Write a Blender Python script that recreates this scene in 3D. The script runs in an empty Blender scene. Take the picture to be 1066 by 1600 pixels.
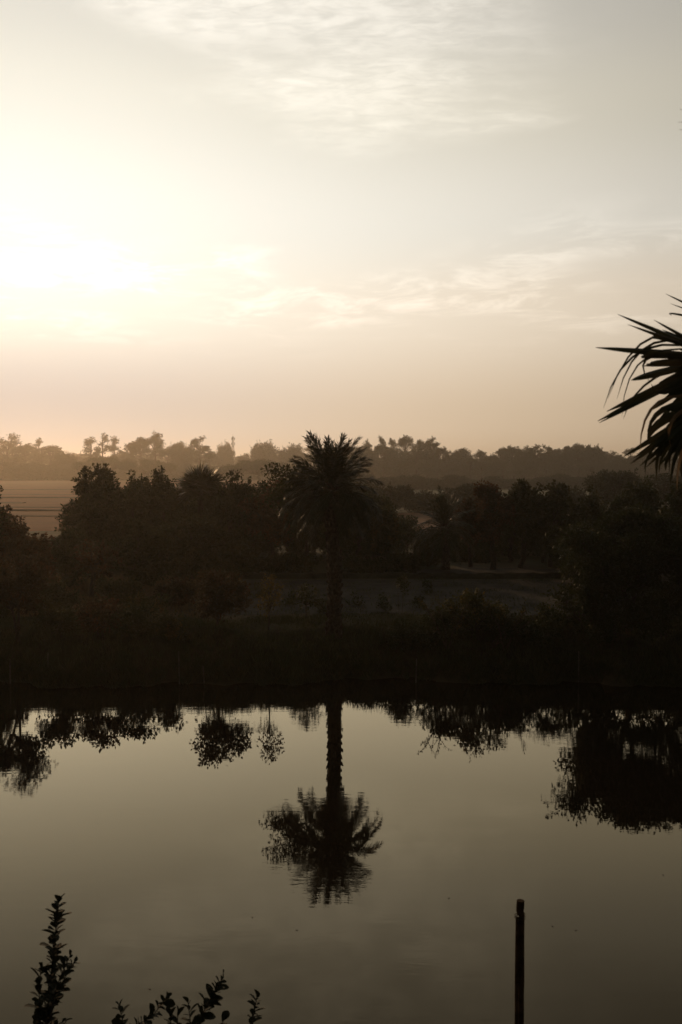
import bpy, math
import numpy as np
from mathutils import Vector, Matrix

R = math.radians
scene = bpy.context.scene
COL = scene.collection

# ------------------------------------------------------------------ camera
CAM = np.array([0.0, 0.0, 8.0])
FPX, CX, CY, HOR = 1555.0, 533.0, 800.0, 735.0        # focal length and centre in photo pixels
PITCH = math.atan((CY - HOR) / FPX)
cam_d = bpy.data.cameras.new('camera')
cam = bpy.data.objects.new('camera', cam_d)
COL.objects.link(cam)
cam.location = CAM
cam.rotation_euler = (R(90) - PITCH, 0, 0)
cam_d.sensor_fit = 'VERTICAL'
cam_d.sensor_height = 36.0
cam_d.lens = 36.0 * FPX / 1600.0
cam_d.clip_start = 0.1
cam_d.clip_end = 8000
cam_d.dof.use_dof = True
cam_d.dof.focus_distance = 45.0
cam_d.dof.aperture_fstop = 3.2
scene.camera = cam


def P(px, py, D):
    """world point seen at photo pixel (px, py), D metres ahead"""
    u, v = (px - CX) / FPX, (CY - py) / FPX
    d = np.array([u, math.cos(PITCH) + v * math.sin(PITCH), -math.sin(PITCH) + v * math.cos(PITCH)])
    return CAM + d * (D / d[1])


def PX(px, D):
    return (px - CX) / FPX * D


def PZ(py, D):
    return P(CX, py, D)[2]


# ------------------------------------------------------------------ light
SUN_EL, SUN_AZ = R(11.2), R(-19.6)                     # azimuth from +Y, to the right positive
SUN_DIR = np.array([math.sin(SUN_AZ) * math.cos(SUN_EL), math.cos(SUN_AZ) * math.cos(SUN_EL), math.sin(SUN_EL)])
sun_d = bpy.data.lights.new('sun', 'SUN')
sun = bpy.data.objects.new('sun', sun_d)
COL.objects.link(sun)
sun.rotation_euler = Vector(SUN_DIR).to_track_quat('Z', 'Y').to_euler()
sun.location = (-60, 160, 60)
sun_d.energy = 1.15
sun_d.angle = R(2.0)
sun_d.color = (1.0, 0.60, 0.30)

world = bpy.data.worlds.new('World')
scene.world = world
world.use_nodes = True


class NT:
    """small helper to write node trees"""
    def __init__(self, tree):
        self.t = tree
        tree.nodes.clear()

    def n(self, kind, **kw):
        x = self.t.nodes.new(kind)
        for k, v in kw.items():
            setattr(x, k, v)
        return x

    def put(self, sock, v):
        if v is None:
            return
        if hasattr(v, 'is_output') or isinstance(v, bpy.types.NodeSocket):
            self.t.links.new(v, sock)
        else:
            sock.default_value = v

    def m(self, op, a, b=None, c=None, clamp=False):
        x = self.n('ShaderNodeMath', operation=op, use_clamp=clamp)
        self.put(x.inputs[0], a); self.put(x.inputs[1], b); self.put(x.inputs[2], c)
        return x.outputs[0]

    def v(self, op, a, b=None, s=None):
        x = self.n('ShaderNodeVectorMath', operation=op)
        self.put(x.inputs[0], a); self.put(x.inputs[1], b)
        if s is not None:
            self.put(x.inputs['Scale'], s)
        return x.outputs['Value' if op in ('DOT_PRODUCT', 'LENGTH') else 'Vector']

    def mix(self, f, a, b, blend='MIX'):
        x = self.n('ShaderNodeMix', data_type='RGBA', blend_type=blend)
        self.put(x.inputs['Factor'], f); self.put(x.inputs['A'], a); self.put(x.inputs['B'], b)
        # 4.x keeps several sockets of one name: use the colour ones
        for s in x.inputs:
            if s.type == 'RGBA' and s.name == 'A' and not s.is_linked and not isinstance(a, bpy.types.NodeSocket): s.default_value = a
            if s.type == 'RGBA' and s.name == 'B' and not s.is_linked and not isinstance(b, bpy.types.NodeSocket): s.default_value = b
        return x

    def mixc(self, f, a, b, blend='MIX'):
        x = self.n('ShaderNodeMix', data_type='RGBA', blend_type=blend)
        ins = {s.identifier: s for s in x.inputs}
        self.put(ins['Factor_Float'], f); self.put(ins['A_Color'], a); self.put(ins['B_Color'], b)
        return [o for o in x.outputs if o.identifier == 'Result_Color'][0]

    def noise(self, vec, scale, detail=3, rough=0.5, dist=0.0, dims='3D'):
        x = self.n('ShaderNodeTexNoise', noise_dimensions=dims)
        self.put(x.inputs['Vector'], vec)
        x.inputs['Scale'].default_value = scale; x.inputs['Detail'].default_value = detail
        x.inputs['Roughness'].default_value = rough; x.inputs['Distortion'].default_value = dist
        return x.outputs[0]

    def smooth(self, v, lo, hi):
        x = self.n('ShaderNodeMapRange', interpolation_type='SMOOTHSTEP')
        self.put(x.inputs[0], v); x.inputs[1].default_value = lo; x.inputs[2].default_value = hi
        x.inputs[3].default_value = 0.0; x.inputs[4].default_value = 1.0
        return x.outputs[0]


def rgb(c):
    return (c[0], c[1], c[2], 1.0)


def build_sky():
    g = NT(world.node_tree)
    out = g.n('ShaderNodeOutputWorld')
    bg = g.n('ShaderNodeBackground')
    d = g.v('NORMALIZE', g.n('ShaderNodeTexCoord').outputs['Generated'])
    sep = g.n('ShaderNodeSeparateXYZ'); g.put(sep.inputs[0], d)
    z = g.m('MAXIMUM', sep.outputs[2], 0.0)
    ct = g.v('DOT_PRODUCT', d, tuple(SUN_DIR))
    th = g.m('ARCCOSINE', g.m('MINIMUM', ct, 0.99999))          # angle from the sun, radians
    # clear air
    sky = g.n('ShaderNodeTexSky', sky_type='NISHITA')
    sky.sun_disc = False
    sky.sun_elevation = SUN_EL
    sky.sun_rotation = SUN_AZ
    sky.air_density = 1.0; sky.dust_density = 1.0; sky.ozone_density = 1.0
    clear = g.v('SCALE', sky.outputs[0], s=NISHITA)
    # thin bright overcast with the sun behind it: brightest round the sun, dim on the far side of the sky
    ramp = g.n('ShaderNodeValToRGB'); cr = ramp.color_ramp; cr.interpolation = 'EASE'
    stops = [(0.0, (0.74, 0.53, 0.345)), (0.047, (0.87, 0.665, 0.46)), (0.16, (1.10, 0.925, 0.715)), (0.24, (1.02, 0.95, 0.82)),
             (0.33, (0.89, 0.82, 0.67)), (0.41, (0.77, 0.725, 0.63)), (0.47, (0.60, 0.555, 0.47)), (0.56, (0.42, 0.385, 0.33)), (1.0, (0.30, 0.30, 0.29))]
    while len(cr.elements) < len(stops):
        cr.elements.new(0.5)
    for e, (q, c) in zip(cr.elements, stops):
        e.position = q; e.color = rgb(c)
    g.put(ramp.inputs[0], z)
    fall = g.m('ADD', 0.06, g.m('MULTIPLY', 0.94, g.m('POWER', 2.718, g.m('MULTIPLY', g.m('MULTIPLY', th, th), -1.3))))
    t2 = g.m('MULTIPLY', th, th)
    murk = g.m('MULTIPLY', g.m('POWER', 2.718, g.m('MULTIPLY', t2, -11.0)), g.m('SUBTRACT', 1.0, g.smooth(z, 0.05, 0.20)))
    near = g.m('MULTIPLY', g.m('MULTIPLY', g.m('POWER', 2.718, g.m('MULTIPLY', t2, -6.0)), g.smooth(z, 0.06, 0.22)), g.m('SUBTRACT', 0.85, g.m('MULTIPLY', 0.55, g.smooth(z, 0.28, 0.44))))
    veil = g.v('SCALE', ramp.outputs[0], s=fall)
    veil = g.mixc(g.m('MULTIPLY', murk, 0.92), veil, rgb((0.38, 0.40, 0.455)))     # far grey murk behind the warm haze
    veil = g.mixc(near, veil, rgb((0.785, 0.775, 0.695)))                          # whiter cloud veil round the sun
    halo = g.m('MULTIPLY', 0.25, g.m('POWER', 2.718, g.m('MULTIPLY', g.m('MULTIPLY', th, th), -13.0)))
    halo = g.m('MULTIPLY', g.m('MULTIPLY', halo, g.smooth(z, 0.05, 0.20)), g.m('SUBTRACT', 1.0, g.m('MULTIPLY', 0.75, g.smooth(z, 0.24, 0.42))))
    glow = g.v('SCALE', (1.0, 0.98, 0.92), s=halo)
    total = g.v('ADD', g.v('ADD', clear, veil), glow)
    # high ripple cloud and wisps, on a plane overhead
    zz = g.m('ADD', z, 0.05)
    cx = g.m('DIVIDE', sep.outputs[0], zz); cy = g.m('DIVIDE', sep.outputs[1], zz)
    comb = g.n('ShaderNodeCombineXYZ'); g.put(comb.inputs[0], cx); g.put(comb.inputs[1], cy)
    p = comb.outputs[0]
    rip = g.m('ADD', g.m('MULTIPLY', g.noise(g.v('MULTIPLY', p, (1.0, 1.9, 1.0)), 13.0, 5, 0.66, 0.5), 0.55), g.m('MULTIPLY', g.noise(g.v('MULTIPLY', p, (1.0, 1.4, 1.0)), 4.6, 4, 0.6, 0.4), 0.45))
    big = g.noise(g.v('ADD', p, CLOUD_OFF), 1.1, 4, 0.55, 0.5)
    e = g.v('LENGTH', g.v('MULTIPLY', g.v('SUBTRACT', p, (0.05, 1.75, 0.0)), (1.75, 1.05, 0.0)))
    shape = g.m('ADD', g.m('MULTIPLY', g.m('SUBTRACT', 1.0, e), 0.55), g.m('MULTIPLY', g.m('SUBTRACT', big, 0.5), 1.5))
    far_bank = g.smooth(g.noise(g.v('ADD', p, (7.3, 2.0, 0.0)), 0.6, 4, 0.5, 0.4), 0.52, 0.72)
    bank = g.m('MAXIMUM', g.smooth(shape, -0.05, 0.35), g.m('MULTIPLY', far_bank, g.smooth(e, 1.6, 2.6)))
    high = g.m('MULTIPLY', g.m('MULTIPLY', bank, g.smooth(z, 0.26, 0.33)), g.m('ADD', 0.30, g.m('MULTIPLY', 0.70, g.smooth(rip, 0.36, 0.64))))
    rot = g.n('ShaderNodeVectorRotate', rotation_type='Z_AXIS'); g.put(rot.inputs['Vector'], p); rot.inputs['Angle'].default_value = R(-32)
    wisp = g.noise(g.v('MULTIPLY', g.v('ADD', rot.outputs[0], WISP_OFF), (1.0, 0.80, 1.0)), 3.0, 7, 0.68, 0.5)
    low = g.m('MULTIPLY', g.m('MULTIPLY', g.m('MULTIPLY', g.smooth(wisp, 0.42, 0.66), g.smooth(g.noise(g.v('ADD', p, (1.7, 5.2, 0.0)), 0.9, 3, 0.5, 0.2), 0.40, 0.60)), g.smooth(z, 0.10, 0.17)), g.m('SUBTRACT', 1.0, g.smooth(z, 0.21, 0.27)))
    cl = g.m('MAXIMUM', g.m('MULTIPLY', high, 0.38), g.m('MULTIPLY', low, 0.26))
    lit = g.v('SCALE', (1.0, 0.93, 0.83), s=g.m('MULTIPLY', cl, g.m('ADD', 0.12, g.m('MULTIPLY', 0.95, g.m('POWER', 2.718, g.m('MULTIPLY', th, -0.9))))))
    total = g.v('ADD', total, lit)
    g.put(bg.inputs['Color'], total)
    bg.inputs['Strength'].default_value = 1.0
    g.t.links.new(bg.outputs[0], out.inputs['Surface'])


HAZE_DENSITY = 0.00030
NISHITA = 0.0022
CLOUD_OFF = (0.0, 0.0, 0.0)
WISP_OFF = (3.1, 0.4, 0.0)
build_sky()

scene.view_settings.view_transform = 'Standard'
scene.view_settings.look = 'None'
scene.view_settings.exposure = 0.0
scene.view_settings.gamma = 1.0
scene.cycles.use_denoising = True
scene.cycles.max_bounces = 6
scene.cycles.diffuse_bounces = 2
scene.cycles.glossy_bounces = 3
scene.cycles.transmission_bounces = 3
scene.cycles.volume_bounces = 0
scene.cycles.sample_clamp_indirect = 4.0

# ------------------------------------------------------------------ materials
def principled(name, color, rough=0.8, var=0.25, scale=6.0, spec=0.3, bump=0.0, coord='Object'):
    m = bpy.data.materials.new(name); m.use_nodes = True
    g = NT(m.node_tree)
    out = g.n('ShaderNodeOutputMaterial'); b = g.n('ShaderNodeBsdfPrincipled')
    tc = g.n('ShaderNodeTexCoord').outputs[coord]
    nz = g.noise(tc, scale, 5, 0.6)
    lo = rgb([c * (1 - var) for c in color]); hi = rgb([c * (1 + var) for c in color])
    g.put(b.inputs['Base Color'], g.mixc(g.smooth(nz, 0.3, 0.7), lo, hi))
    b.inputs['Roughness'].default_value = rough
    b.inputs['Specular IOR Level'].default_value = spec
    if bump:
        bp = g.n('ShaderNodeBump'); bp.inputs['Strength'].default_value = bump; bp.inputs['Distance'].default_value = 0.05
        g.put(bp.inputs['Height'], nz); g.put(b.inputs['Normal'], bp.outputs[0])
    g.t.links.new(b.outputs[0], out.inputs[0])
    return m


def leaf_mat(name, color, alt, trans=0.25, rough=0.65, spec=0.15):
    """thin leaf: diffuse top, some light let through; colour drifts over the crown and between plants"""
    m = bpy.data.materials.new(name); m.use_nodes = True
    g = NT(m.node_tree)
    out = g.n('ShaderNodeOutputMaterial'); b = g.n('ShaderNodeBsdfPrincipled'); t = g.n('ShaderNodeBsdfTranslucent')
    tc = g.n('ShaderNodeTexCoord').outputs['Object']
    nz = g.noise(tc, 1.7, 4, 0.65)
    rnd = g.n('ShaderNodeObjectInfo').outputs['Random']
    f = g.m('ADD', g.smooth(nz, 0.42, 0.72), g.m('MULTIPLY', g.m('SUBTRACT', rnd, 0.5), 0.5), clamp=True)
    c = g.mixc(f, rgb(color), rgb(alt))
    g.put(b.inputs['Base Color'], c)
    b.inputs['Roughness'].default_value = rough; b.inputs['Specular IOR Level'].default_value = spec
    g.put(t.inputs['Color'], c)
    mx = g.n('ShaderNodeMixShader'); mx.inputs[0].default_value = trans
    g.t.links.new(b.outputs[0], mx.inputs[1]); g.t.links.new(t.outputs[0], mx.inputs[2])
    g.t.links.new(mx.outputs[0], out.inputs[0])
    return m


M = {}
M['leaf'] = leaf_mat('leaf_green', (0.040, 0.046, 0.016), (0.062, 0.054, 0.020))
M['leaf_red'] = leaf_mat('leaf_reddish', (0.050, 0.036, 0.016), (0.120, 0.050, 0.022), 0.35)
M['leaf_yellow'] = leaf_mat('leaf_yellowing', (0.055, 0.055, 0.018), (0.150, 0.095, 0.028), 0.35)
M['leaf_far'] = leaf_mat('leaf_far', (0.042, 0.046, 0.022), (0.060, 0.056, 0.026), 0.2)
M['frond'] = leaf_mat('palm_frond', (0.036, 0.042, 0.018), (0.062, 0.055, 0.024), 0.15, 0.5)
M['fan'] = leaf_mat('fan_leaf', (0.040, 0.046, 0.020), (0.085, 0.066, 0.034), 0.12, 0.45)
M['fan_lit_tone'] = leaf_mat('fan_leaf_lit_tone', (0.22, 0.14, 0.075), (0.34, 0.23, 0.13), 0.25, 0.6)  # paler copy of the fan colour, for blades painted as lit
M['shrub_leaf'] = leaf_mat('shrub_leaf', (0.018, 0.022, 0.010), (0.030, 0.030, 0.013), 0.10, 0.7, 0.08)
M['bark'] = principled('bark', (0.055, 0.042, 0.030), 0.9, 0.35, 14.0, 0.2, 0.6)
M['palm_bark'] = principled('palm_bark', (0.060, 0.043, 0.030), 0.9, 0.4, 9.0, 0.2, 0.7)
M['twig'] = principled('dry_twig', (0.075, 0.055, 0.038), 0.9, 0.3, 12.0, 0.2)
M['bamboo'] = principled('weathered_bamboo', (0.062, 0.038, 0.022), 0.95, 0.5, 9.0, 0.05, 0.5)
M['bamboo_pale'] = principled('pale_bamboo', (0.10, 0.085, 0.06), 0.8, 0.3, 7.0, 0.3)
M['steel'] = principled('galvanised_steel', (0.22, 0.22, 0.22), 0.5, 0.15, 3.0, 0.5)
M['grass'] = leaf_mat('grass_blade', (0.050, 0.056, 0.020), (0.085, 0.075, 0.030), 0.2)
M['dry_grass'] = leaf_mat('dry_grass_blade', (0.12, 0.085, 0.04), (0.17, 0.12, 0.055), 0.2)
M['green_field'] = principled('green_crop', (0.050, 0.056, 0.018), 0.9, 0.25, 0.08, 0.1)
M['stubble'] = principled('stubble_field', (0.12, 0.034, 0.005), 0.95, 0.22, 0.10, 0.05)
M['bund'] = principled('bund_earth', (0.060, 0.034, 0.016), 0.95, 0.3, 0.6, 0.05)
M['bund_grass'] = principled('grassy_bund', (0.034, 0.031, 0.018), 0.95, 0.35, 1.5, 0.05)
M['bare'] = principled('bare_soil', (0.046, 0.041, 0.033), 0.95, 0.25, 0.9, 0.05, 0.6)
M['tilled'] = principled('tilled_soil', (0.16, 0.085, 0.045), 0.95, 0.25, 0.5, 0.05, 0.4)
M['float_leaf'] = principled('floating_leaf', (0.05, 0.03, 0.018), 0.7, 0.3, 20.0)


def ground_mat():
    m = bpy.data.materials.new('ground_grass_and_earth'); m.use_nodes = True
    g = NT(m.node_tree)
    out = g.n('ShaderNodeOutputMaterial'); b = g.n('ShaderNodeBsdfPrincipled')
    tc = g.n('ShaderNodeTexCoord').outputs['Object']
    a = g.noise(tc, 0.22, 6, 0.6); c = g.noise(tc, 2.5, 5, 0.65)
    col = g.mixc(g.smooth(a, 0.40, 0.62), rgb((0.045, 0.048, 0.020)), rgb((0.085, 0.062, 0.034)))
    col = g.mixc(g.m('MULTIPLY', g.smooth(c, 0.35, 0.7), 0.6), col, rgb((0.035, 0.030, 0.018)))
    g.put(b.inputs['Base Color'], col)
    b.inputs['Roughness'].default_value = 0.95; b.inputs['Specular IOR Level'].default_value = 0.05
    bp = g.n('ShaderNodeBump'); bp.inputs['Strength'].default_value = 0.7; bp.inputs['Distance'].default_value = 0.08
    g.put(bp.inputs['Height'], c); g.put(b.inputs['Normal'], bp.outputs[0])
    g.t.links.new(b.outputs[0], out.inputs[0])
    return m


def water_mat():
    m = bpy.data.materials.new('still_river_water'); m.use_nodes = True
    g = NT(m.node_tree)
    out = g.n('ShaderNodeOutputMaterial')
    tc = g.n('ShaderNodeTexCoord').outputs['Object']
    body = g.n('ShaderNodeBsdfDiffuse'); body.inputs['Color'].default_value = rgb((0.012, 0.009, 0.005))
    mirror = g.n('ShaderNodeBsdfGlossy'); mirror.inputs['Roughness'].default_value = 0.0
    mirror.inputs['Color'].default_value = rgb((1.0, 0.87, 0.64))      # warm tone of the reflected light, put into the mirror colour
    fr = g.n('ShaderNodeFresnel'); fr.inputs['IOR'].default_value = 1.333
    mx = g.n('ShaderNodeMixShader')
    g.put(mx.inputs[0], g.m('SUBTRACT', g.m('MULTIPLY', fr.outputs[0], 1.78), 0.044, clamp=True)); g.t.links.new(body.outputs[0], mx.inputs[1]); g.t.links.new(mirror.outputs[0], mx.inputs[2])
    # faint ripples, in patches where the breeze touches the surface
    patch = g.smooth(g.noise(g.v('MULTIPLY', tc, (0.35, 1.0, 1.0)), 0.20, 4, 0.55), 0.44, 0.62)
    r1 = g.noise(g.v('MULTIPLY', tc, (0.45, 1.6, 1.0)), 2.2, 3, 0.5, 0.4)
    r2 = g.noise(g.v('MULTIPLY', tc, (0.8, 2.4, 1.0)), 7.0, 2, 0.5, 0.2)
    h = g.m('ADD', g.m('MULTIPLY', r1, 0.010), g.m('MULTIPLY', r2, 0.0022))
    h = g.m('MULTIPLY', h, g.m('ADD', 0.12, g.m('MULTIPLY', patch, 0.88)))
    bp = g.n('ShaderNodeBump'); bp.inputs['Strength'].default_value = 1.0; bp.inputs['Distance'].default_value = WATER_BUMP
    g.put(bp.inputs['Height'], h); g.put(mirror.inputs['Normal'], bp.outputs[0])
    g.t.links.new(mx.outputs[0], out.inputs[0])
    return m


WATER_BUMP = 0.27
M['ground'] = ground_mat()
M['water'] = water_mat()


# ------------------------------------------------------------------ mesh helpers
class MB:
    """collects vertices and quads (numpy) and builds ONE mesh"""
    def __init__(self):
        self.v, self.q, self.n = [], [], 0

    def add(self, v, q):
        v = np.asarray(v, float).reshape(-1, 3); q = np.asarray(q, int).reshape(-1, 4)
        self.v.append(v); self.q.append(q + self.n); self.n += len(v)
        return self

    def tube(self, pts, rad, sides=6, cap=True):
        pts = np.asarray(pts, float); k = len(pts)
        rad = np.broadcast_to(np.asarray(rad, float), (k,))
        t = np.gradient(pts, axis=0); t /= np.linalg.norm(t, axis=1)[:, None] + 1e-9
        up = np.array([0, 0, 1.0]) if abs(t[0][2]) < 0.9 else np.array([1.0, 0, 0])
        a = np.cross(t, up); a /= np.linalg.norm(a, axis=1)[:, None] + 1e-9
        b = np.cross(t, a)
        ang = np.linspace(0, 2 * math.pi, sides, endpoint=False)
        ring = pts[:, None, :] + rad[:, None, None] * (a[:, None, :] * np.cos(ang)[None, :, None] + b[:, None, :] * np.sin(ang)[None, :, None])
        v = ring.reshape(-1, 3)
        i = np.arange(k - 1)[:, None] * sides; j = np.arange(sides)[None, :]; j2 = (j + 1) % sides
        q = np.stack([i + j, i + j2, i + sides + j2, i + sides + j], -1).reshape(-1, 4)
        if cap:                                            # close both ends with a centre point
            n = len(v); v = np.vstack([v, pts[0], pts[-1]])
            js = np.arange(sides); o = (k - 1) * sides
            c0 = np.stack([np.full(sides, n), (js + 1) % sides, js, js], -1)
            c1 = np.stack([np.full(sides, n + 1), o + js, o + (js + 1) % sides, o + (js + 1) % sides], -1)
            q = np.vstack([q, c0, c1])
        return self.add(v, q)

    def box(self, lo, hi):
        (x0, y0, z0), (x1, y1, z1) = lo, hi
        v = [(x0, y0, z0), (x1, y0, z0), (x1, y1, z0), (x0, y1, z0), (x0, y0, z1), (x1, y0, z1), (x1, y1, z1), (x0, y1, z1)]
        return self.add(v, [(3, 2, 1, 0), (4, 5, 6, 7), (0, 1, 5, 4), (1, 2, 6, 5), (2, 3, 7, 6), (3, 0, 4, 7)])

    def leaves(self, base, direc, side, length, width):
        """one rhombic leaf per row"""
        base, direc, side = (np.asarray(x, float) for x in (base, direc, side))
        L = np.asarray(length, float).reshape(-1, 1); W = np.asarray(width, float).reshape(-1, 1)
        n = len(base)
        v = np.stack([base, base + direc * L * 0.45 + side * W * 0.5, base + direc * L, base + direc * L * 0.45 - side * W * 0.5], 1).reshape(-1, 3)
        return self.add(v, np.arange(n * 4).reshape(-1, 4))

    def mesh(self, name, mat, smooth=False):
        me = bpy.data.meshes.new(name)
        v = np.vstack(self.v); q = np.vstack(self.q)
        tri = q[:, 2] == q[:, 3]
        cnt = np.where(tri, 3, 4)
        flat = q.reshape(-1); keep = np.ones(len(flat), bool); keep[3::4] = ~tri
        flat = flat[keep]
        start = np.concatenate([[0], np.cumsum(cnt)[:-1]])
        me.vertices.add(len(v)); me.vertices.foreach_set('co', v.astype(np.float32).ravel())
        me.loops.add(len(flat)); me.loops.foreach_set('vertex_index', flat.astype(np.int32))
        me.polygons.add(len(q)); me.polygons.foreach_set('loop_start', start.astype(np.int32))
        me.polygons.foreach_set('loop_total', cnt.astype(np.int32))
        me.polygons.foreach_set('use_smooth', np.full(len(q), smooth, bool))
        me.update(calc_edges=True)
        me.materials.append(mat)
        return me

    def build(self, name, mat, parent=None, smooth=False):
        return link(name, self.mesh(name, mat, smooth), parent)


def link(name, data, parent=None):
    o = bpy.data.objects.new(name, data); COL.objects.link(o)
    if parent is not None:
        o.parent = parent
    return o


def tag(o, label=None, cat=None, group=None, kind=None):
    for k, v in (('label', label), ('category', cat), ('group', group), ('kind', kind)):
        if v:
            o[k] = v
    return o


def thing(name, label, cat, loc, group=None, rotz=0.0, scale=1.0):
    o = link(name, None); o.location = loc; o.rotation_euler = (0, 0, rotz)
    o.scale = (scale, scale, scale) if np.isscalar(scale) else scale
    o.empty_display_size = 0.3
    return tag(o, label, cat, group)


def unit(v):
    v = np.asarray(v, float)
    return v / (np.linalg.norm(v, axis=-1, keepdims=True) + 1e-9)


def curve(a, b, sag, n=6, rng=None, wob=0.0):
    """bent line a..b that first rises by sag"""
    t = np.linspace(0, 1, n)[:, None]
    p = a + (b - a) * t
    p[:, 2] += sag * 4 * (t * (1 - t))[:, 0]
    if rng is not None and wob:
        p[1:-1] += rng.normal(0, wob, (n - 2, 3))
    return p


# ------------------------------------------------------------------ terrain
BANK_Z = 1.6
SHORE = 37.2                                               # far waterline


def wobble(x):
    return 0.55 * np.sin(x * 0.31 + 1.0) + 0.38 * np.sin(x * 0.83 + 0.3) + 0.24 * np.sin(x * 2.1 + 2.0) + 0.14 * np.sin(x * 4.7) + 0.08 * np.sin(x * 9.1 + 1.0)


def ground_z(x, y):
    x, y = np.asarray(x, float), np.asarray(y, float)
    s = y - (SHORE + wobble(x))
    zf = np.interp(s, [-4, -1.0, 0, 0.25, 1.2, 2.8, 4.5], [-1.6, -0.5, 0, 0.22, 0.95, 1.55, BANK_Z])
    near = np.interp(y, [9.5, 11.0, 12.6, 16.0], [BANK_Z, 1.1, 0.0, -1.6])
    z = np.where(y < 25, near, zf)
    rough = np.clip(1 - np.abs(s - 2.0) / 3.0, 0, 1) * (0.10 * np.sin(x * 1.7 + y * 2.3) + 0.07 * np.sin(x * 4.1 - y * 3.1) + 0.05 * np.sin(x * 7.3 + y * 5.0))
    return z + np.where(y > 25, rough, 0)


def make_ground():
    xs = np.concatenate([np.array([-2400, -1200, -600, -300, -150, -80, -50, -35]), np.arange(-26, 26.01, 0.35), np.array([35, 50, 80, 150, 300, 600, 1200, 2400])])
    ys = np.concatenate([np.array([-400, -150, -50, -10, 5, 9.5, 10.2, 11, 11.8, 12.6, 14, 16, 22, 28, 32]), np.arange(34, 44.01, 0.25), np.array([46, 50, 60, 80, 120, 200, 350, 600, 1000, 2400])])
    X, Y = np.meshgrid(xs, ys)
    Z = ground_z(X, Y)
    v = np.stack([X, Y, Z], -1).reshape(-1, 3)
    ny, nx = X.shape
    i, j = np.meshgrid(np.arange(ny - 1), np.arange(nx - 1), indexing='ij')
    a = (i * nx + j).ravel()
    q = np.stack([a, a + 1, a + nx + 1, a + nx], -1)
    o = MB().add(v, q).build('ground', M['ground'], smooth=True)
    tag(o, 'flat farmland with a low river bank', kind='structure')


make_ground()
w = MB().add([(-2400, 11.6, 0), (2400, 11.6, 0), (2400, 39.6, 0), (-2400, 39.6, 0)], [(0, 1, 2, 3)]).build('water', M['water'])
tag(w, 'still river reflecting the pale sky', kind='structure')


def sheet(name, label, mat, x0, x1, y0, y1, dz, seed=0, edge=0.6):
    """field laid on the ground: uneven outline, hand-thick"""
    rng = np.random.default_rng(seed)
    n = 24
    top = np.stack([np.linspace(x0, x1, n), y1 + rng.normal(0, edge, n), np.full(n, BANK_Z + dz)], -1)
    bot = np.stack([np.linspace(x0, x1, n), y0 + rng.normal(0, edge, n), np.full(n, BANK_Z + dz)], -1)
    i = np.arange(n - 1)
    q = np.stack([i, i + 1, n + i + 1, n + i], -1)
    return tag(MB().add(np.vstack([bot, top]), q).build(name, mat), label, kind='structure')


def ridge(name, label, mat, pts, h, w, seed=0):
    """low earth bank between plots"""
    rng = np.random.default_rng(seed)
    pts = np.asarray(pts, float)
    t = np.linspace(0, len(pts) - 1, 60)
    c = np.stack([np.interp(t, np.arange(len(pts)), pts[:, k]) for k in (0, 1)], -1)
    d = unit(np.gradient(c, axis=0)); nrm = np.stack([-d[:, 1], d[:, 0]], -1)
    hh = h * (0.8 + 0.35 * rng.random(60)); ww = w * (0.85 + 0.3 * rng.random(60))
    rows = []
    for f, z in ((-0.5, 0.0), (-0.22, 0.85), (0.05, 1.0), (0.25, 0.8), (0.5, 0.0)):
        rows.append(np.concatenate([c + nrm * (f * ww)[:, None], (BANK_Z - 0.02 + z * hh)[:, None]], 1))
    v = np.vstack(rows); q = []
    for r in range(4):
        i = np.arange(59)
        q.append(np.stack([r * 60 + i, r * 60 + i + 1, (r + 1) * 60 + i + 1, (r + 1) * 60 + i], -1))
    return tag(MB().add(v, np.vstack(q)).build(name, mat, smooth=True), label, kind='structure')


sheet('bare_field', 'grey bare plot behind the date palm', M['bare'], -8.0, 16.0, 43.8, 58.2, 0.012, 1, 0.25)
sheet('bare_field', 'second grey bare plot beyond the low bund', M['bare'], 4.0, 26.0, 60.6, 64.5, 0.012, 2, 0.3)
sheet('tilled_field', 'reddish tilled plot seen between the trees', M['tilled'], 4.0, 22.0, 100.0, 150.0, 0.016, 3, 0.5)
sheet('stubble_field', 'broad brown stubble field at the far left', M['stubble'], -260.0, -20.0, 105.0, 640.0, 0.02, 4, 1.5)
sheet('green_field', 'thin strip of green crop before the right wood', M['green_field'], 10.0, 90.0, 225.0, 325.0, 0.02, 5, 1.5)
ridge('field_bund', 'low dark bund at the back of the bare plot', M['bund_grass'], [(-9, 59.0), (2, 59.2), (8, 59.0), (17, 59.6)], 0.32, 1.0, 1)
for k, (y, h, wd, xa, xb) in enumerate([(139, 0.18, 2.6, -120, -22), (158, 0.30, 3.6, -200, -22), (172, 0.16, 3.0, -90, -40), (196, 0.20, 3.4, -120, -62), (232, 0.30, 5.0, -220, -30), (262, 0.15, 4.5, -130, -70), (330, 0.25, 6.0, -220, -40)]):
    lab = ['nearest low bund across the brown stubble field', 'long dark bund across the brown field, second from the front', 'short bund right in the middle of the brown field', 'short faint bund left in the brown field', 'long faint bund in the far half of the brown field', 'short faint bund far back in the brown field', 'farthest bund at the back of the brown field'][k]
    ridge('field_bund', lab, M['bund'], [(xa, y + 3), (xa * 0.7 + xb * 0.3, y + 1.0), (xa * 0.4 + xb * 0.6, y), (xb, y - 1.5)], h, wd, 20 + k)


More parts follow.
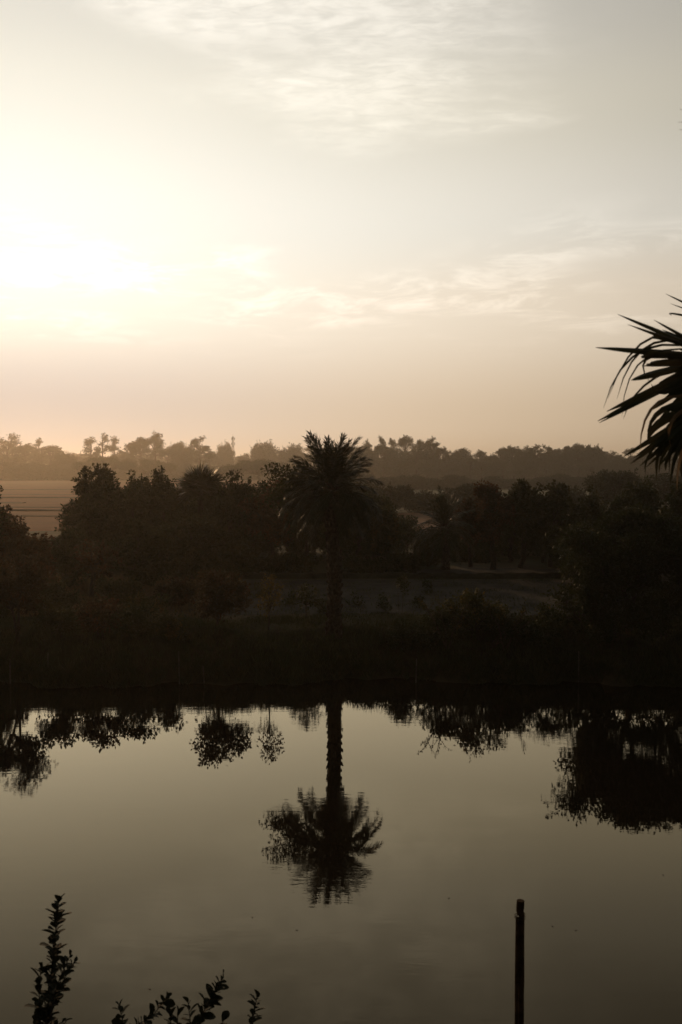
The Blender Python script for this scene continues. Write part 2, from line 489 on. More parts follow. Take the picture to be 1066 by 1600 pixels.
# ------------------------------------------------------------------ plants
def crown_clusters(rng, lobes, per):
    """cluster centres inside lobes (x, y, z, rx, ry, rz), thicker towards the outside"""
    out = []
    for (x, y, z, rx, ry, rz) in lobes:
        k = 4 + int(per * 3.0 * (rx * ry * rz) ** (2 / 3.))
        d = unit(rng.normal(size=(k, 3))); r = rng.random(k) ** 0.40
        out.append(np.array([x, y, z]) + d * r[:, None] * np.array([rx, ry, rz]))
    return out


def leaf_cloud(mb, rng, centres, per, spread, size, slim=0.5, droop=0.15):
    n = len(centres) * per
    c = np.repeat(centres, per, axis=0)
    p = c + unit(rng.normal(size=(n, 3))) * (rng.random((n, 1)) ** 0.45) * 1.35 * spread * np.array([1, 1, 0.75])
    d = unit(rng.normal(size=(n, 3)) + np.array([0, 0, -droop]) + unit(p - c) * 0.6)
    s = unit(np.cross(d, rng.normal(size=(n, 3))))
    L = size * (0.6 + 0.8 * rng.random(n))
    mb.leaves(p, d, s, L, L * slim * (0.8 + 0.4 * rng.random(n)))


def tree_meshes(seed, h, lobes, trunk_r, fork=0.35, leaf=0.18, per=9, leaves=14, spread=0.25, slim=0.5, lean=(0, 0), stems=1, sides=7, twigs=2, bark='bark', leafm='leaf', sprays=3):
    """trunk with limbs reaching into every lobe, and a crown of single leaves; base at the origin"""
    rng = np.random.default_rng(seed)
    wood, green = MB(), MB()
    top = np.array([lean[0], lean[1], h * fork])
    stems_top = []
    for s in range(stems):
        a = rng.random() * 6.283; off = np.array([math.cos(a), math.sin(a), 0]) * (0.0 if stems == 1 else 0.12 + 0.1 * s)
        tp = top + (0 if stems == 1 else rng.normal(0, 0.25 * h * 0.3, 3) * np.array([1, 1, 0.4]))
        pts = curve(np.array([0, 0, -0.25]) + off, tp, 0.0, 7, rng, trunk_r * 0.35)
        wood.tube(pts, np.linspace(trunk_r * 1.25, trunk_r * 0.8, 7) / max(1, stems) ** 0.5, sides)
        stems_top.append((pts, tp))
    groups = crown_clusters(rng, lobes, per)
    for k, (lb, cs) in enumerate(zip(lobes, groups)):
        pts, tp = stems_top[k % len(stems_top)]
        c = np.array(lb[:3])
        a = tp if c[2] > tp[2] else pts[max(2, min(5, int(6 * c[2] / max(tp[2], 0.1))))]
        limb = curve(a, c, 0.05 * np.linalg.norm(c - a), 6, rng, 0.04 * np.linalg.norm(c - a))
        r0 = trunk_r * 0.55
        wood.tube(limb, np.linspace(r0, r0 * 0.3, 6), max(4, sides - 2), False)
        for cc in cs[::twigs]:
            st = limb[int(rng.integers(2, 6))]
            wood.tube(curve(st, cc, 0.03, 4, rng, 0.03 * np.linalg.norm(cc - st)), np.linspace(r0 * 0.3, r0 * 0.07, 4), 4, False)
        leaf_cloud(green, rng, cs, leaves, spread, leaf, slim)
        for q in range(sprays):                              # leafy twigs that stick out of the crown
            o = unit(rng.normal(size=3) + np.array([0, 0, 0.35]) + 0.8 * unit(c - tp))
            lr = np.array(lb[3:6])
            e1 = c + o * lr * 1.05; e2 = c + o * lr * (1.2 + 0.45 * rng.random()) + np.array([0, 0, -0.05])
            wood.tube(np.array([c, e1, e2]), [r0 * 0.2, r0 * 0.12, r0 * 0.05], 4, False)
            m = max(8, leaves // 2)
            f = rng.random(m)[:, None]
            pp = e1 + (e2 - e1) * f + rng.normal(0, spread * 0.22, (m, 3))
            d = unit(rng.normal(size=(m, 3)) + 0.9 * o); sd = unit(np.cross(d, rng.normal(size=(m, 3))))
            L = leaf * (0.6 + 0.7 * rng.random(m))
            green.leaves(pp, d, sd, L, L * slim)
    return wood.mesh('trunk', M[bark], True), green.mesh('crown', M[leafm])


def plant(name, label, cat, x, y, meshes, group=None, rotz=0.0, scale=1.0, names=('trunk', 'crown'), sink=0.0):
    t = thing(name, label, cat, (x, y, float(ground_z(x, y)) - sink), group, rotz, scale)
    for nm, me in zip(names, meshes):
        link(nm, me, t)
    return t


def round_lobes(seed, cx, cz, rx, rz, n=12, cy=0.0, ry=None):
    """a billowing crown: lobes spread over an ellipsoid"""
    rng = np.random.default_rng(seed); ry = ry or rx
    L = [(cx, cy, cz, rx * 0.6, ry * 0.6, rz * 0.6)]
    for k in range(n):
        d = unit(rng.normal(size=3)); f = 0.60 + 0.32 * rng.random()
        s = 0.22 + 0.24 * rng.random()
        L.append((cx + d[0] * rx * f, cy + d[1] * ry * f, cz + d[2] * rz * f, rx * s, ry * s, rz * s * 0.95))
    return L


# ------------------------------------------------------------------ date palms
def frond_mesh(rng, elev, length, bend, leaflet=0.40, n=46, mat='frond', width=0.030, curl=0.0, bushy=0.55):
    """one feather leaf growing along +X from the origin; rachis arching under its weight"""
    mb = MB()
    k = 14
    s = np.linspace(0, 1, k)
    phi = elev - bend * s ** 1.25
    d = np.stack([np.cos(phi), curl * s, np.sin(phi)], -1); d = unit(d)
    pts = np.vstack([[0, 0, 0], np.cumsum(d[:-1] * (length / (k - 1)), axis=0)])
    mb.tube(pts, np.interp(s, [0, 0.08, 1], [0.055, 0.026, 0.006]), 4, False)
    t = np.linspace(0.13, 0.985, n)
    for side in (-1, 1):
        tt = np.clip(t + rng.normal(0, 0.006, n), 0.1, 0.99)
        base = np.stack([np.interp(tt, s, pts[:, c]) for c in range(3)], -1)
        tan = unit(np.stack([np.interp(tt, s, d[:, c]) for c in range(3)], -1))
        y = np.array([0, 1.0, 0]); nor = unit(np.cross(tan, y)) * -1.0
        roll = rng.normal(0.35, bushy, n)
        open_ = rng.normal(0.80, 0.14, n) - 0.35 * tt
        out = (side * y)[None, :] * np.cos(roll)[:, None] + nor * np.sin(roll)[:, None]
        ld = unit(tan * np.cos(open_)[:, None] + out * np.sin(open_)[:, None] + np.array([0, 0, -0.06]))
        sd = unit(np.cross(ld, nor + 0.3 * rng.normal(size=(n, 3))))
        L = leaflet * np.interp(tt, [0.1, 0.25, 0.6, 0.9, 1.0], [0.45, 0.9, 1.0, 0.7, 0.45]) * (0.8 + 0.4 * rng.random(n))
        mb.leaves(base, ld, sd, L, np.full(n, width))
    return mb.mesh('frond', M[mat])


def date_palm(name, label, x, y, crown_z, r, fronds, length, seed, dead=14, leaflet=0.40, templates=12, group=None, lean=(0, 0), n=46):
    rng = np.random.default_rng(seed)
    z0 = float(ground_z(x, y))
    t = thing(name, label, 'palm tree', (x, y, z0), group)
    h = crown_z - z0
    k = 30
    s = np.linspace(0, 1, k)
    pts = np.stack([lean[0] * s ** 1.5 + 0.05 * np.sin(s * 5), lean[1] * s + 0.04 * np.sin(s * 4 + 1), -0.3 + (h + 0.3) * s], -1)
    rad = r * np.interp(s, [0, 0.05, 0.15, 0.7, 0.9, 1], [1.35, 1.12, 0.92, 0.9, 1.12, 0.9]) * (1 + 0.05 * rng.normal(size=k))
    tr = MB().tube(pts, rad, 12)
    nst = int(26 * h)                                         # stubs of cut leaves, in a spiral
    for i in range(nst):
        f = (i + 0.5) / nst; a = i * 2.39996
        c = np.array([np.interp(f, s, pts[:, j]) for j in range(3)]); rr = np.interp(f, s, rad)
        o = np.array([math.cos(a), math.sin(a), 0])
        up = unit(o * 0.75 + np.array([0, 0, 1.0]))
        b = c + o * rr * 0.86
        tr.tube(np.array([b, b + up * 0.09 * (0.8 + 0.5 * rng.random()), b + up * 0.16 * (0.7 + 0.6 * rng.random())]), [0.075 * r / 0.26, 0.06 * r / 0.26, 0.028 * r / 0.26], 4)
    tr.build('trunk', M['palm_bark'], t)
    apex = pts[-1]
    tpl = []
    for i in range(templates):
        f = i / (templates - 1)
        el = R(86 - 96 * f)
        tpl.append(frond_mesh(rng, el, length * np.interp(f, [0, 0.3, 0.6, 1.0], [1.0, 0.88, 0.92, 1.12]) * (0.92 + 0.16 * rng.random()), R(np.interp(f, [0, 0.35, 0.7, 1.0], [14, 40, 92, 78])) + R(rng.normal(0, 7)), leaflet, n, curl=rng.normal(0, 0.12), width=0.036))
    for i in range(fronds):
        f = (i + 0.5) / fronds
        me = tpl[min(templates - 1, int(f ** 0.9 * templates + rng.normal(0, 0.5))) if f > 0.02 else 0]
        o = link('frond', me, t)
        a = i * 2.39996 + rng.normal(0, 0.15)
        o.location = apex + np.array([math.cos(a) * r * 0.5, math.sin(a) * r * 0.5, -0.55 * f])
        o.rotation_euler = (rng.normal(0, 0.12), rng.normal(0, 0.06), a)
        q = 0.88 + 0.2 * rng.random(); o.scale = (q, q, q)
    dm = [frond_mesh(rng, R(-48 - 8 * i), length * 0.95, R(26), leaflet * 0.85, n, 'frond', bushy=0.9) for i in range(3)]
    for i in range(dead):
        o = link('dead_frond', dm[i % 3], t)
        a = i * 2.39996 * 1.3 + rng.normal(0, 0.2)
        o.location = apex + np.array([math.cos(a) * r * 0.6, math.sin(a) * r * 0.6, -0.62 - 0.25 * rng.random()])
        o.rotation_euler = (rng.normal(0, 0.15), rng.normal(0, 0.08), a)
        q = 0.75 + 0.25 * rng.random(); o.scale = (q, q, q)
    return t


date_palm('date_palm', 'tall date palm with feathery round crown standing alone at the river edge', PX(521, 40.0), 40.0, 7.50, 0.29, 80, 2.15, 11, dead=10, leaflet=0.46, n=70)
date_palm('date_palm', 'small date palm with short thick trunk beyond the grey bare plot', PX(696, 64.0), 64.0, 4.6, 0.26, 46, 2.2, 12, dead=8, leaflet=0.5, templates=10, n=56)


# ------------------------------------------------------------------ fan palms
def fan_mesh(rng, radius=1.1, n=26, span=5.3, petiole=1.0, droop=0.25, mat='fan'):
    """petiole along +X and a round pleated blade of stiff pointed segments"""
    mb = MB()
    mb.tube(np.array([[0, 0, 0], [petiole * 0.5, 0, 0.03], [petiole, 0, 0]]), [0.035, 0.025, 0.018], 5, False)
    a = np.linspace(-span / 2, span / 2, n) + rng.normal(0, 0.03, n)
    d = unit(np.stack([np.cos(a), np.sin(a), -droop * np.abs(np.sin(a)) + rng.normal(0, 0.10, n)], -1))
    base = np.tile(np.array([petiole, 0, 0]), (n, 1))
    sd = unit(np.cross(d, np.array([0, 0, 1.0]) + rng.normal(0, 0.15, (n, 3))))
    L = radius * (0.85 + 0.3 * rng.random(n))
    mb.leaves(base, d, sd, L, radius * span / n * 0.62)
    return mb.mesh('frond', M[mat])


def fan_palm_far(x, y, crown_z, label):
    rng = np.random.default_rng(77)
    z0 = float(ground_z(x, y))
    t = thing('fan_palm', label, 'palm tree', (x, y, z0))
    h = crown_z - z0
    s = np.linspace(0, 1, 14)
    MB().tube(np.stack([0.1 * s, 0 * s, -0.2 + (h + 0.2) * s], -1), np.interp(s, [0, 0.1, 1], [0.32, 0.22, 0.20]), 9).build('trunk', M['palm_bark'], t)
    tpl = [fan_mesh(rng, 1.0, 28, 5.0, 0.95) for _ in range(4)]
    for i in range(64):
        f = (i + 0.5) / 64; a = i * 2.39996
        el = math.asin(1 - 1.55 * f)
        o = link('frond', tpl[i % 4], t)
        o.location = (0.1, 0, h)
        o.rotation_euler = Matrix.Rotation(a, 3, 'Z').to_euler() if False else (Matrix.Rotation(a, 4, 'Z') @ Matrix.Rotation(-el, 4, 'Y') @ Matrix.Rotation(rng.normal(0, 0.5), 4, 'X')).to_euler()
        q = 0.85 + 0.25 * rng.random(); o.scale = (q, q, q)


fan_palm_far(PX(312, 70.0), 70.0, PZ(764, 70.0), 'fan palm with ball of spiky leaves rising above the left orchard')


def segment_mesh(pts, normal, width, tip=0.08, fold=0.3):
    """one stiff pleated leaf segment along a bent line"""
    pts = np.asarray(pts, float)
    k = 9
    t = np.linspace(0, 1, len(pts)); u = np.linspace(0, 1, k)
    if len(pts) == 3:                                        # quadratic bend through the middle point
        m = pts[1] * 2 - (pts[0] + pts[2]) * 0.5
        p = ((1 - u) ** 2)[:, None] * pts[0] + (2 * u * (1 - u))[:, None] * m + (u ** 2)[:, None] * pts[2]
    else:
        p = np.stack([np.interp(u, t, pts[:, c]) for c in range(3)], -1)
    d = unit(np.gradient(p, axis=0)); sd = unit(np.cross(d, normal)); nn = np.cross(sd, d)
    w = width * np.interp(u, [0, 0.25, 0.55, 0.85, 1], [0.55, 0.95, 1.0, 0.55, tip])
    v = np.stack([p - sd * w[:, None] / 2, p + nn * (w * fold)[:, None], p + sd * w[:, None] / 2], 1).reshape(-1, 3)
    q = []
    for i in range(k - 1):
        a = i * 3
        q += [(a, a + 1, a + 4, a + 3), (a + 1, a + 2, a + 5, a + 4)]
    return MB().add(v, q)


def near_fan_palm():
    rng = np.random.default_rng(5)
    D = 7.0
    bx, by = 4.05, 7.2
    z0 = float(ground_z(bx, by))
    t = thing('fan_palm', 'close fan palm reaching spiky leaves in from the right edge', 'palm tree', (bx, by, z0))
    apex = np.array([bx, by, 8.55])
    s = np.linspace(0, 1, 16)
    MB().tube(np.stack([0.12 * np.sin(s * 3), 0 * s, -0.2 + (apex[2] - z0 + 0.2) * s], -1), np.interp(s, [0, 0.1, 0.85, 1], [0.30, 0.21, 0.19, 0.24]), 14).build('trunk', M['palm_bark'], t)
    org = np.array([bx, by, z0])

    def frond(hub, normal, segs, pale=()):
        h = P(hub[0], hub[1], hub[2])
        f = MB().tube(curve(apex - org, h - org, 0.10, 7), np.linspace(0.035, 0.022, 7), 6).build('frond', M['fan'], t)
        nv = unit(np.array(normal, float))
        for i, sg in enumerate(segs):
            wpx, poly = sg[0], sg[1:]
            dd = hub[2] + rng.normal(0, 0.05)
            pts = [h - org] + [P(a, b, dd + rng.normal(0, 0.10) - 0.06 * j) - org for j, (a, b) in enumerate(poly)]
            m = segment_mesh(pts, nv + rng.normal(0, 0.10, 3), wpx * (0.95 if len(poly) == 1 else 1.0) * D / FPX)
            m.build('leaf_segment', M['fan_lit_tone' if i in pale else 'fan'], f)

    # upper leaf: stiff blades pointing left, some tips snapped and hanging
    A = [(13, (931, 543)), (10, (965, 491)), (8, (981, 507)), (7, (1022, 500)),
         (4, (1022, 526), (950, 623)), (4, (1010, 545), (943, 638)), (4, (1022, 536), (964, 624)), (3, (1014, 556), (972, 652)),
         (9, (1030, 556), (1003, 560)), (10, (1040, 566), (1009, 570)), (13, (1028, 583), (986, 594)), (7, (1040, 530), (1016, 532)),
         (13, (948, 643)), (12, (934, 658)), (9, (936, 661)), (10, (1000, 628)), (5, (1020, 556), (1016, 598)),
         (8, (1050, 610), (1018, 600)), (4, (1024, 590), (974, 655)), (12, (1066, 500)), (14, (1060, 545)), (14, (1050, 575)), (14, (1048, 590)), (10, (1035, 515)), (12, (1012, 556)), (12, (1006, 572)), (14, (1030, 598)), (16, (1036, 612)), (14, (1020, 640)), (18, (1050, 560)), (18, (1056, 530)), (18, (1052, 620)), (14, (1030, 655))]
    frond((1128, 560, D), (0.15, -0.95, 0.25), A)
    # lower leaf: drooping, with pale strips, the light on them put into their colour
    B = [(5, (1030, 628), (1000, 706)), (9, (1036, 640), (1013, 690)), (14, (1040, 655), (1012, 690)), (12, (975, 713)), (10, (985, 725)),
         (11, (1000, 728)), (10, (1010, 730)), (10, (1046, 668), (1026, 752)), (8, (1050, 690), (1030, 740)), (9, (1058, 690), (1040, 735)),
         (6, (1056, 650), (1049, 700)), (6, (1062, 640), (1032, 720)), (8, (1066, 690), (1048, 760)), (6, (1072, 690), (1058, 766)), (10, (1075, 700), (1066, 750)),
         (16, (1046, 660)), (16, (1040, 690)), (16, (1055, 700)), (14, (1085, 745)), (14, (1100, 750)), (5, (1030, 690), (1009, 742)), (5, (1062, 670), (1046, 745)), (12, (990, 716)), (12, (1018, 722)), (12, (1032, 726)), (18, (1040, 640)), (18, (1050, 720)), (16, (1062, 735)), (18, (1050, 670)), (16, (1020, 700))]
    frond((1118, 628, D - 0.25), (0.15, -0.95, 0.2), B, pale=(0, 10, 13))
    # leaf behind, only its upper tips in view
    C = [(10, (1040, 459)), (6, (1047, 474)), (6, (1064, 492), (1050, 493)), (10, (1075, 440)), (10, (1100, 425)), (10, (1130, 415)), (10, (1160, 418)), (10, (1066, 505))]
    frond((1150, 512, D + 0.5), (0.1, -0.7, 0.7), C)
    # high leaf: three tips just inside the frame
    E = [(8, (1062, 171)), (8, (1059, 191)), (8, (1061, 203)), (8, (1075, 150)), (8, (1090, 130)), (8, (1120, 112)), (8, (1150, 100)), (8, (1070, 225)), (8, (1090, 250)), (8, (1120, 270))]
    frond((1225, 190, D + 0.3), (0.3, -0.6, 0.7), E)
    tpl = [fan_mesh(rng, 1.05, 30, 5.2, 1.15) for _ in range(3)]
    for i, (az, el) in enumerate([(-70, 20), (-45, -25), (-20, 40), (5, -5), (30, 25), (50, -30), (72, 10), (0, 65), (-60, 60), (60, 55), (20, -45), (-15, -55)]):
        o = link('frond', tpl[i % 3], t)
        o.location = apex - org
        o.rotation_euler = (Matrix.Rotation(R(az), 4, 'Z') @ Matrix.Rotation(-R(el), 4, 'Y') @ Matrix.Rotation(rng.normal(0, 0.4), 4, 'X')).to_euler()


near_fan_palm()


# ------------------------------------------------------------------ trees of the far bank and orchard
def px_tree(name, label, px, D, top, wid, low, seed, leafm='leaf', n=13, leaf=0.20, per=10, leaves=42, spread=0.28, trunk=0.13, lean=0.0, depth=None, group=None, stems=1, slim=0.5, fork=None, cat='tree', names=('trunk', 'crown'), tl=0.7):
    """tree placed by where it stands: crown between image rows top..low, wid pixels wide"""
    x = PX(px, D); z0 = float(ground_z(x, D))
    zt, zl = PZ(top, D) - z0, PZ(low, D) - z0
    rx = wid * D / FPX / 2; rz = max(0.3, (zt - zl) / 2)
    cz = (zt + zl) / 2
    lx = lean * D / FPX
    me = tree_meshes(seed, zt, round_lobes(seed + 500, lx, cz, rx, rz, n + 4, ry=depth), trunk, fork or max(0.12, min(0.6, (zl + 0.25 * rz) / zt)), leaf, per, leaves, spread, slim, (lx * tl, 0), stems, leafm=leafm)
    return plant(name, label, cat, x, D, me, group, names=names)


ORCH = 'orchard trees behind the bare plot'
DARK = 'dark trees crowded in the left orchard'
T = 'leafy_tree'
# back row, left to right
px_tree(T, 'tallest round dark tree left of the fan palm, beside the brown field', 158, 67, 724, 76, 850, 1, n=18, trunk=0.2, per=14, leaves=46)
px_tree(T, 'dark tree filling the base of the tall round tree', 140, 66, 785, 90, 880, 2, n=10)
px_tree(T, 'low dark tree just right of the tall round tree', 208, 70, 748, 84, 870, 3, n=15)
px_tree(T, 'dark tree with ragged top just left of the fan palm', 252, 72, 750, 90, 880, 4, n=15)
px_tree(T, 'dark tree below and in front of the fan palm', 300, 66, 785, 80, 885, 5, n=10)
px_tree(T, 'dark tree right of the fan palm crown', 366, 68, 744, 80, 880, 6, n=15)
px_tree(T, 'dense dark tree left of the date palm trunk', 425, 67, 752, 100, 850, 7, 'leaf_red', n=11)
px_tree(T, 'tree with bare lower stem close behind the date palm', 478, 65, 755, 80, 845, 8, n=10)
px_tree(T, 'tree just right behind the date palm crown', 560, 66, 765, 80, 862, 9, n=11)
px_tree(T, 'low tree at right end of the row behind the date palm', 606, 65, 800, 52, 862, 10, 'leaf_yellow')
px_tree('sapling', 'small open sapling against the reddish tilled plot', 637, 78, 803, 26, 838, 11, n=4, trunk=0.05, leaves=10, cat='sapling')
px_tree(T, 'upright tree with reddish leaf tips beside the small date palm', 770, 64, 746, 60, 840, 12, 'leaf_red', n=11, trunk=0.17)
px_tree(T, 'broad dark tree right of the upright red-tipped tree', 818, 65, 749, 76, 850, 13, n=12, trunk=0.16)
px_tree(T, 'dark tree with knobbly top at right end of the right row', 862, 66, 752, 62, 855, 14, n=10, trunk=0.16)
px_tree(T, 'low tree leaning out left of the upright red-tipped tree', 735, 66, 785, 44, 850, 15, 'leaf_red', n=7)
px_tree(T, 'dark tree behind the large bank tree, left of its top', 925, 62, 772, 80, 880, 16, n=10)
px_tree(T, 'dark wide tree behind the large bank tree at right', 1000, 60, 756, 100, 870, 17, n=12)
px_tree(T, 'dark tree at the right edge behind the bank trees', 1075, 58, 760, 90, 870, 18, n=10)
for k, (px, top, wid, low) in enumerate([(185, 758, 90, 880), (230, 762, 90, 880), (280, 764, 90, 885), (335, 760, 90, 880), (395, 758, 90, 870), (450, 764, 90, 868), (520, 780, 90, 868), (585, 785, 70, 868), (800, 780, 80, 858), (850, 785, 80, 862), (900, 790, 80, 880), (960, 785, 90, 890)]):
    px_tree(T, 'shadowed tree deep inside the dark orchard', px, 73 if px < 700 else 69, top, wid, low, 140 + k, n=12, group='shadowed trees inside the orchard', trunk=0.15)
# left middle distance
px_tree(T, 'reddish tree cut by the left edge above the grass', 5, 52, 805, 70, 915, 21, 'leaf_red', n=10)
px_tree('shrub', 'round bush in front of the brown field, near the left edge', 55, 54, 826, 64, 925, 22, 'leaf_red', n=9, cat='bush', stems=3)
px_tree('shrub', 'bush between the round bush and the tall dark tree', 112, 55, 822, 66, 920, 23, n=9, cat='bush', stems=3)
px_tree(T, 'small crooked tree with bare forked stem over the grass', 140, 50, 845, 70, 905, 24, 'leaf_red', n=7, leaves=10, lean=8)
px_tree(T, 'dark spreading tree left of the red-topped bush', 215, 54, 820, 100, 905, 25, n=11)
px_tree(T, 'dark spreading tree behind the red-topped bush', 300, 58, 815, 100, 900, 26, n=11)
px_tree('shrub', 'low dark bush beside the grey bare plot', 365, 57, 850, 60, 905, 27, n=7, cat='bush', stems=3)
px_tree(T, 'small dark tree at the left edge with twigs over the field', -14, 50, 756, 38, 840, 28, n=6, leaves=9)
# understorey along the orchard foot
FOOT = ['low bush under the tallest round tree', 'low bush below the ragged tree left of the fan palm', 'low bush left behind the thin yellow sapling', 'low bush just left of the date palm trunk, beyond the bund', 'low bush just right of the date palm trunk, beyond the bund', 'low bush between date palm and small date palm, nearer the date palm',
        'low bush touching the left of the small date palm', 'low bush between the small date palm and the red-tipped tree', 'low bush at the right end of the grey plot', 'low bush tucked against the left side of the large bank tree']
for k, (px, D, top, wid) in enumerate([(170, 64, 862, 80), (235, 63, 865, 80), (395, 63, 868, 60), (455, 62, 866, 70), (575, 62, 868, 60), (630, 62, 862, 60), (665, 66, 850, 50), (745, 70, 855, 60), (880, 60, 850, 60), (920, 52, 860, 70)]):
    px_tree('shrub', FOOT[k], px, D, top, wid, top + 34, 40 + k, n=6, group='low bushes at the orchard foot', cat='bush', stems=3, trunk=0.05, per=7)

for k, (px, D, top, wid, mt, lab) in enumerate([(30, 46, 905, 70, 'leaf_red', 'dark bush behind the left-edge tree over the water'), (85, 45, 912, 66, 'leaf', 'dark bush on the left grass below the round bush'), (180, 46, 905, 60, 'leaf', 'dark bush under the spreading tree at left'), (235, 44, 928, 60, 'leaf_yellow', 'low bush on the left grass below the spreading tree'), (275, 47, 908, 60, 'leaf_red', 'dark bush just left behind the red-topped bush'), (-5, 43, 925, 60, 'leaf', 'low dark bush at the left edge of the grass')]):
    px_tree('shrub', lab, px, D, top, wid, top + 46, 180 + k, mt, n=8, leaf=0.16, per=10, leaves=28, trunk=0.04, stems=3, cat='bush')
for k, px in enumerate([345, 385, 425, 465, 505, 550, 590, 630, 680, 715, 740, 765, 790, 815, 840, 870, 895]):  # extra row, added and raised to block low sun under the crowns
    px_tree('shrub', 'dark undergrowth bush added to shade the gap between orchard trunks', px, 74 + (k * 3) % 6, 812 + (k * 7) % 12, 66, 868, 200 + k, n=6, cat='bush', stems=3, trunk=0.05, per=6, leaves=34, group='undergrowth added to shade the orchard floor')

# river bank, right of the date palm
px_tree('broadleaf_tree', 'large dark dense tree leaning over the bank at right', 985, 39.6, 803, 190, 930, 61, n=16, leaf=0.15, per=16, leaves=36, spread=0.26, trunk=0.16, stems=2, depth=2.0)
px_tree('broadleaf_tree', 'large dark tree cut by the right edge on the bank', 1085, 39.2, 806, 150, 950, 62, n=14, leaf=0.15, per=15, leaves=36, spread=0.26, trunk=0.16, depth=1.8)
px_tree('broadleaf_tree', 'lower dark tree filling under the large bank tree', 920, 40.2, 880, 110, 985, 63, n=11, leaf=0.16, per=12, leaves=30, trunk=0.09, stems=3)
px_tree('shrub', 'olive bush mound with dry branches on the right bank', 745, 39.5, 934, 110, 990, 64, n=10, leaf=0.15, per=11, leaves=26, trunk=0.04, stems=4, cat='bush', leafm='leaf_yellow')
px_tree('shrub', 'dark bush between the olive mound and the large bank tree', 835, 39.3, 948, 110, 1005, 65, n=10, leaf=0.14, per=11, leaves=26, trunk=0.04, stems=4, cat='bush')
px_tree('shrub', 'small dark bush right of the date palm at the water', 630, 39.2, 975, 56, 1020, 66, n=6, leaf=0.13, per=9, leaves=22, trunk=0.03, stems=3, cat='bush')
px_tree('shrub', 'dark bush under the crown of the large bank tree', 960, 38.8, 935, 100, 1000, 120, n=9, leaf=0.14, per=11, leaves=26, trunk=0.04, stems=4, cat='bush')
px_tree('shrub', 'dark bush below the tree cut by the right edge', 1040, 38.7, 930, 110, 1000, 121, n=9, leaf=0.14, per=11, leaves=26, trunk=0.04, stems=4, cat='bush')
px_tree('shrub', 'low dark bush between the olive mound and the date palm', 690, 39.0, 962, 60, 1010, 122, n=6, leaf=0.14, per=10, leaves=22, trunk=0.03, stems=3, cat='bush')
# river bank, left of the date palm
px_tree('slender_tree', 'slender crooked tree growing against the date palm trunk', 532, 41.3, 728, 84, 792, 67, n=7, leaf=0.13, per=9, leaves=18, trunk=0.07, lean=-78, fork=0.62, tl=0.12)
px_tree('shrub', 'upright bush with reddish top leaves on the left bank', 337, 40.2, 893, 84, 965, 68, 'leaf_red', n=9, leaf=0.15, per=11, leaves=24, trunk=0.06, stems=2, cat='bush')
px_tree('sapling', 'thin sapling with yellowing leaves between red bush and date palm', 420, 40.0, 906, 34, 965, 69, 'leaf_yellow', n=4, leaf=0.13, per=8, leaves=8, trunk=0.03, cat='sapling')
px_tree('sapling', 'drooping dark sapling just left of the date palm foot', 478, 42.5, 918, 40, 950, 70, n=4, leaf=0.14, per=8, leaves=8, trunk=0.03, cat='sapling')
px_tree('broadleaf_tree', 'dark leafy tree over the water at the left edge', 22, 39.0, 878, 90, 960, 71, 'leaf_red', n=10, leaf=0.15, per=12, leaves=26, trunk=0.08, stems=2)
LEFTB = ['dark bush over the water next to the left-edge tree', 'reddish dark bush over the water, second from the left-edge tree', 'dark bush over the water midway to the red-topped bush', 'low yellowish bush over the water just left of the red-topped bush', 'dark bush on the bank cut by the left edge']
for k, (px, D, top, wid, mt) in enumerate([(95, 38.8, 945, 70, 'leaf'), (150, 39.0, 938, 70, 'leaf_red'), (205, 39.2, 945, 66, 'leaf'), (262, 39.4, 962, 60, 'leaf_yellow'), (-40, 39.2, 900, 100, 'leaf')]):
    px_tree('shrub', LEFTB[k], px, D, top, wid, top + 46, 80 + k, mt, n=7, leaf=0.14, per=10, leaves=24, trunk=0.03, stems=3, group='dark bushes along the left bank', cat='bush')

for k, (px, D, top, wid, lab) in enumerate([(505, 44.5, 938, 22, 'small dark weed clump close to the date palm foot on the left'), (556, 47, 925, 26, 'leafy weed on the bare plot just right of the date palm trunk'), (600, 45, 935, 24, 'weed on the bare plot, third right of the date palm trunk'), (628, 44.3, 902, 24, 'tall thin weed at the right part of the bare plot'), (655, 46, 932, 24, 'bushy weed on the bare plot near the olive mound'), (668, 52, 908, 20, 'small weed near the bund below the small date palm'), (405, 50, 915, 24, 'weed on the left end of the bare plot'), (452, 47, 925, 22, 'weed on the bare plot left of the date palm')]):
    px_tree('weed', lab, px, D, top - 4, wid * 0.75, top + 24, 160 + k, n=1, leaf=0.12, per=5, leaves=7, spread=0.15, trunk=0.015, stems=2, cat='weed', group='weeds on the bare plot')

# hedge and lone trees further out
for k, (px, top, wid) in enumerate([(585, 756, 52), (612, 760, 48), (640, 766, 44), (668, 765, 46), (700, 763, 50), (735, 760, 50), (560, 757, 46), (890, 758, 50)]):
    px_tree('hedge_bush', 'hazy hedge bush in the row beyond the tilled plot', px, 152, top, wid, 800, 100 + k, 'leaf_far', n=8, leaf=0.42, per=5, leaves=18, spread=0.5, trunk=0.08, stems=3, group='hedge beyond the tilled plot', cat='bush')
px_tree(T, 'hazy round tree beyond the right orchard, under the wood', 960, 150, 733, 90, 785, 110, 'leaf_far', n=12, leaf=0.42, per=5, leaves=18, spread=0.55, trunk=0.2)
px_tree(T, 'hazy low tree right of the round tree under the wood', 1040, 155, 742, 80, 785, 111, 'leaf_far', n=10, leaf=0.42, per=5, leaves=16, spread=0.55, trunk=0.2)


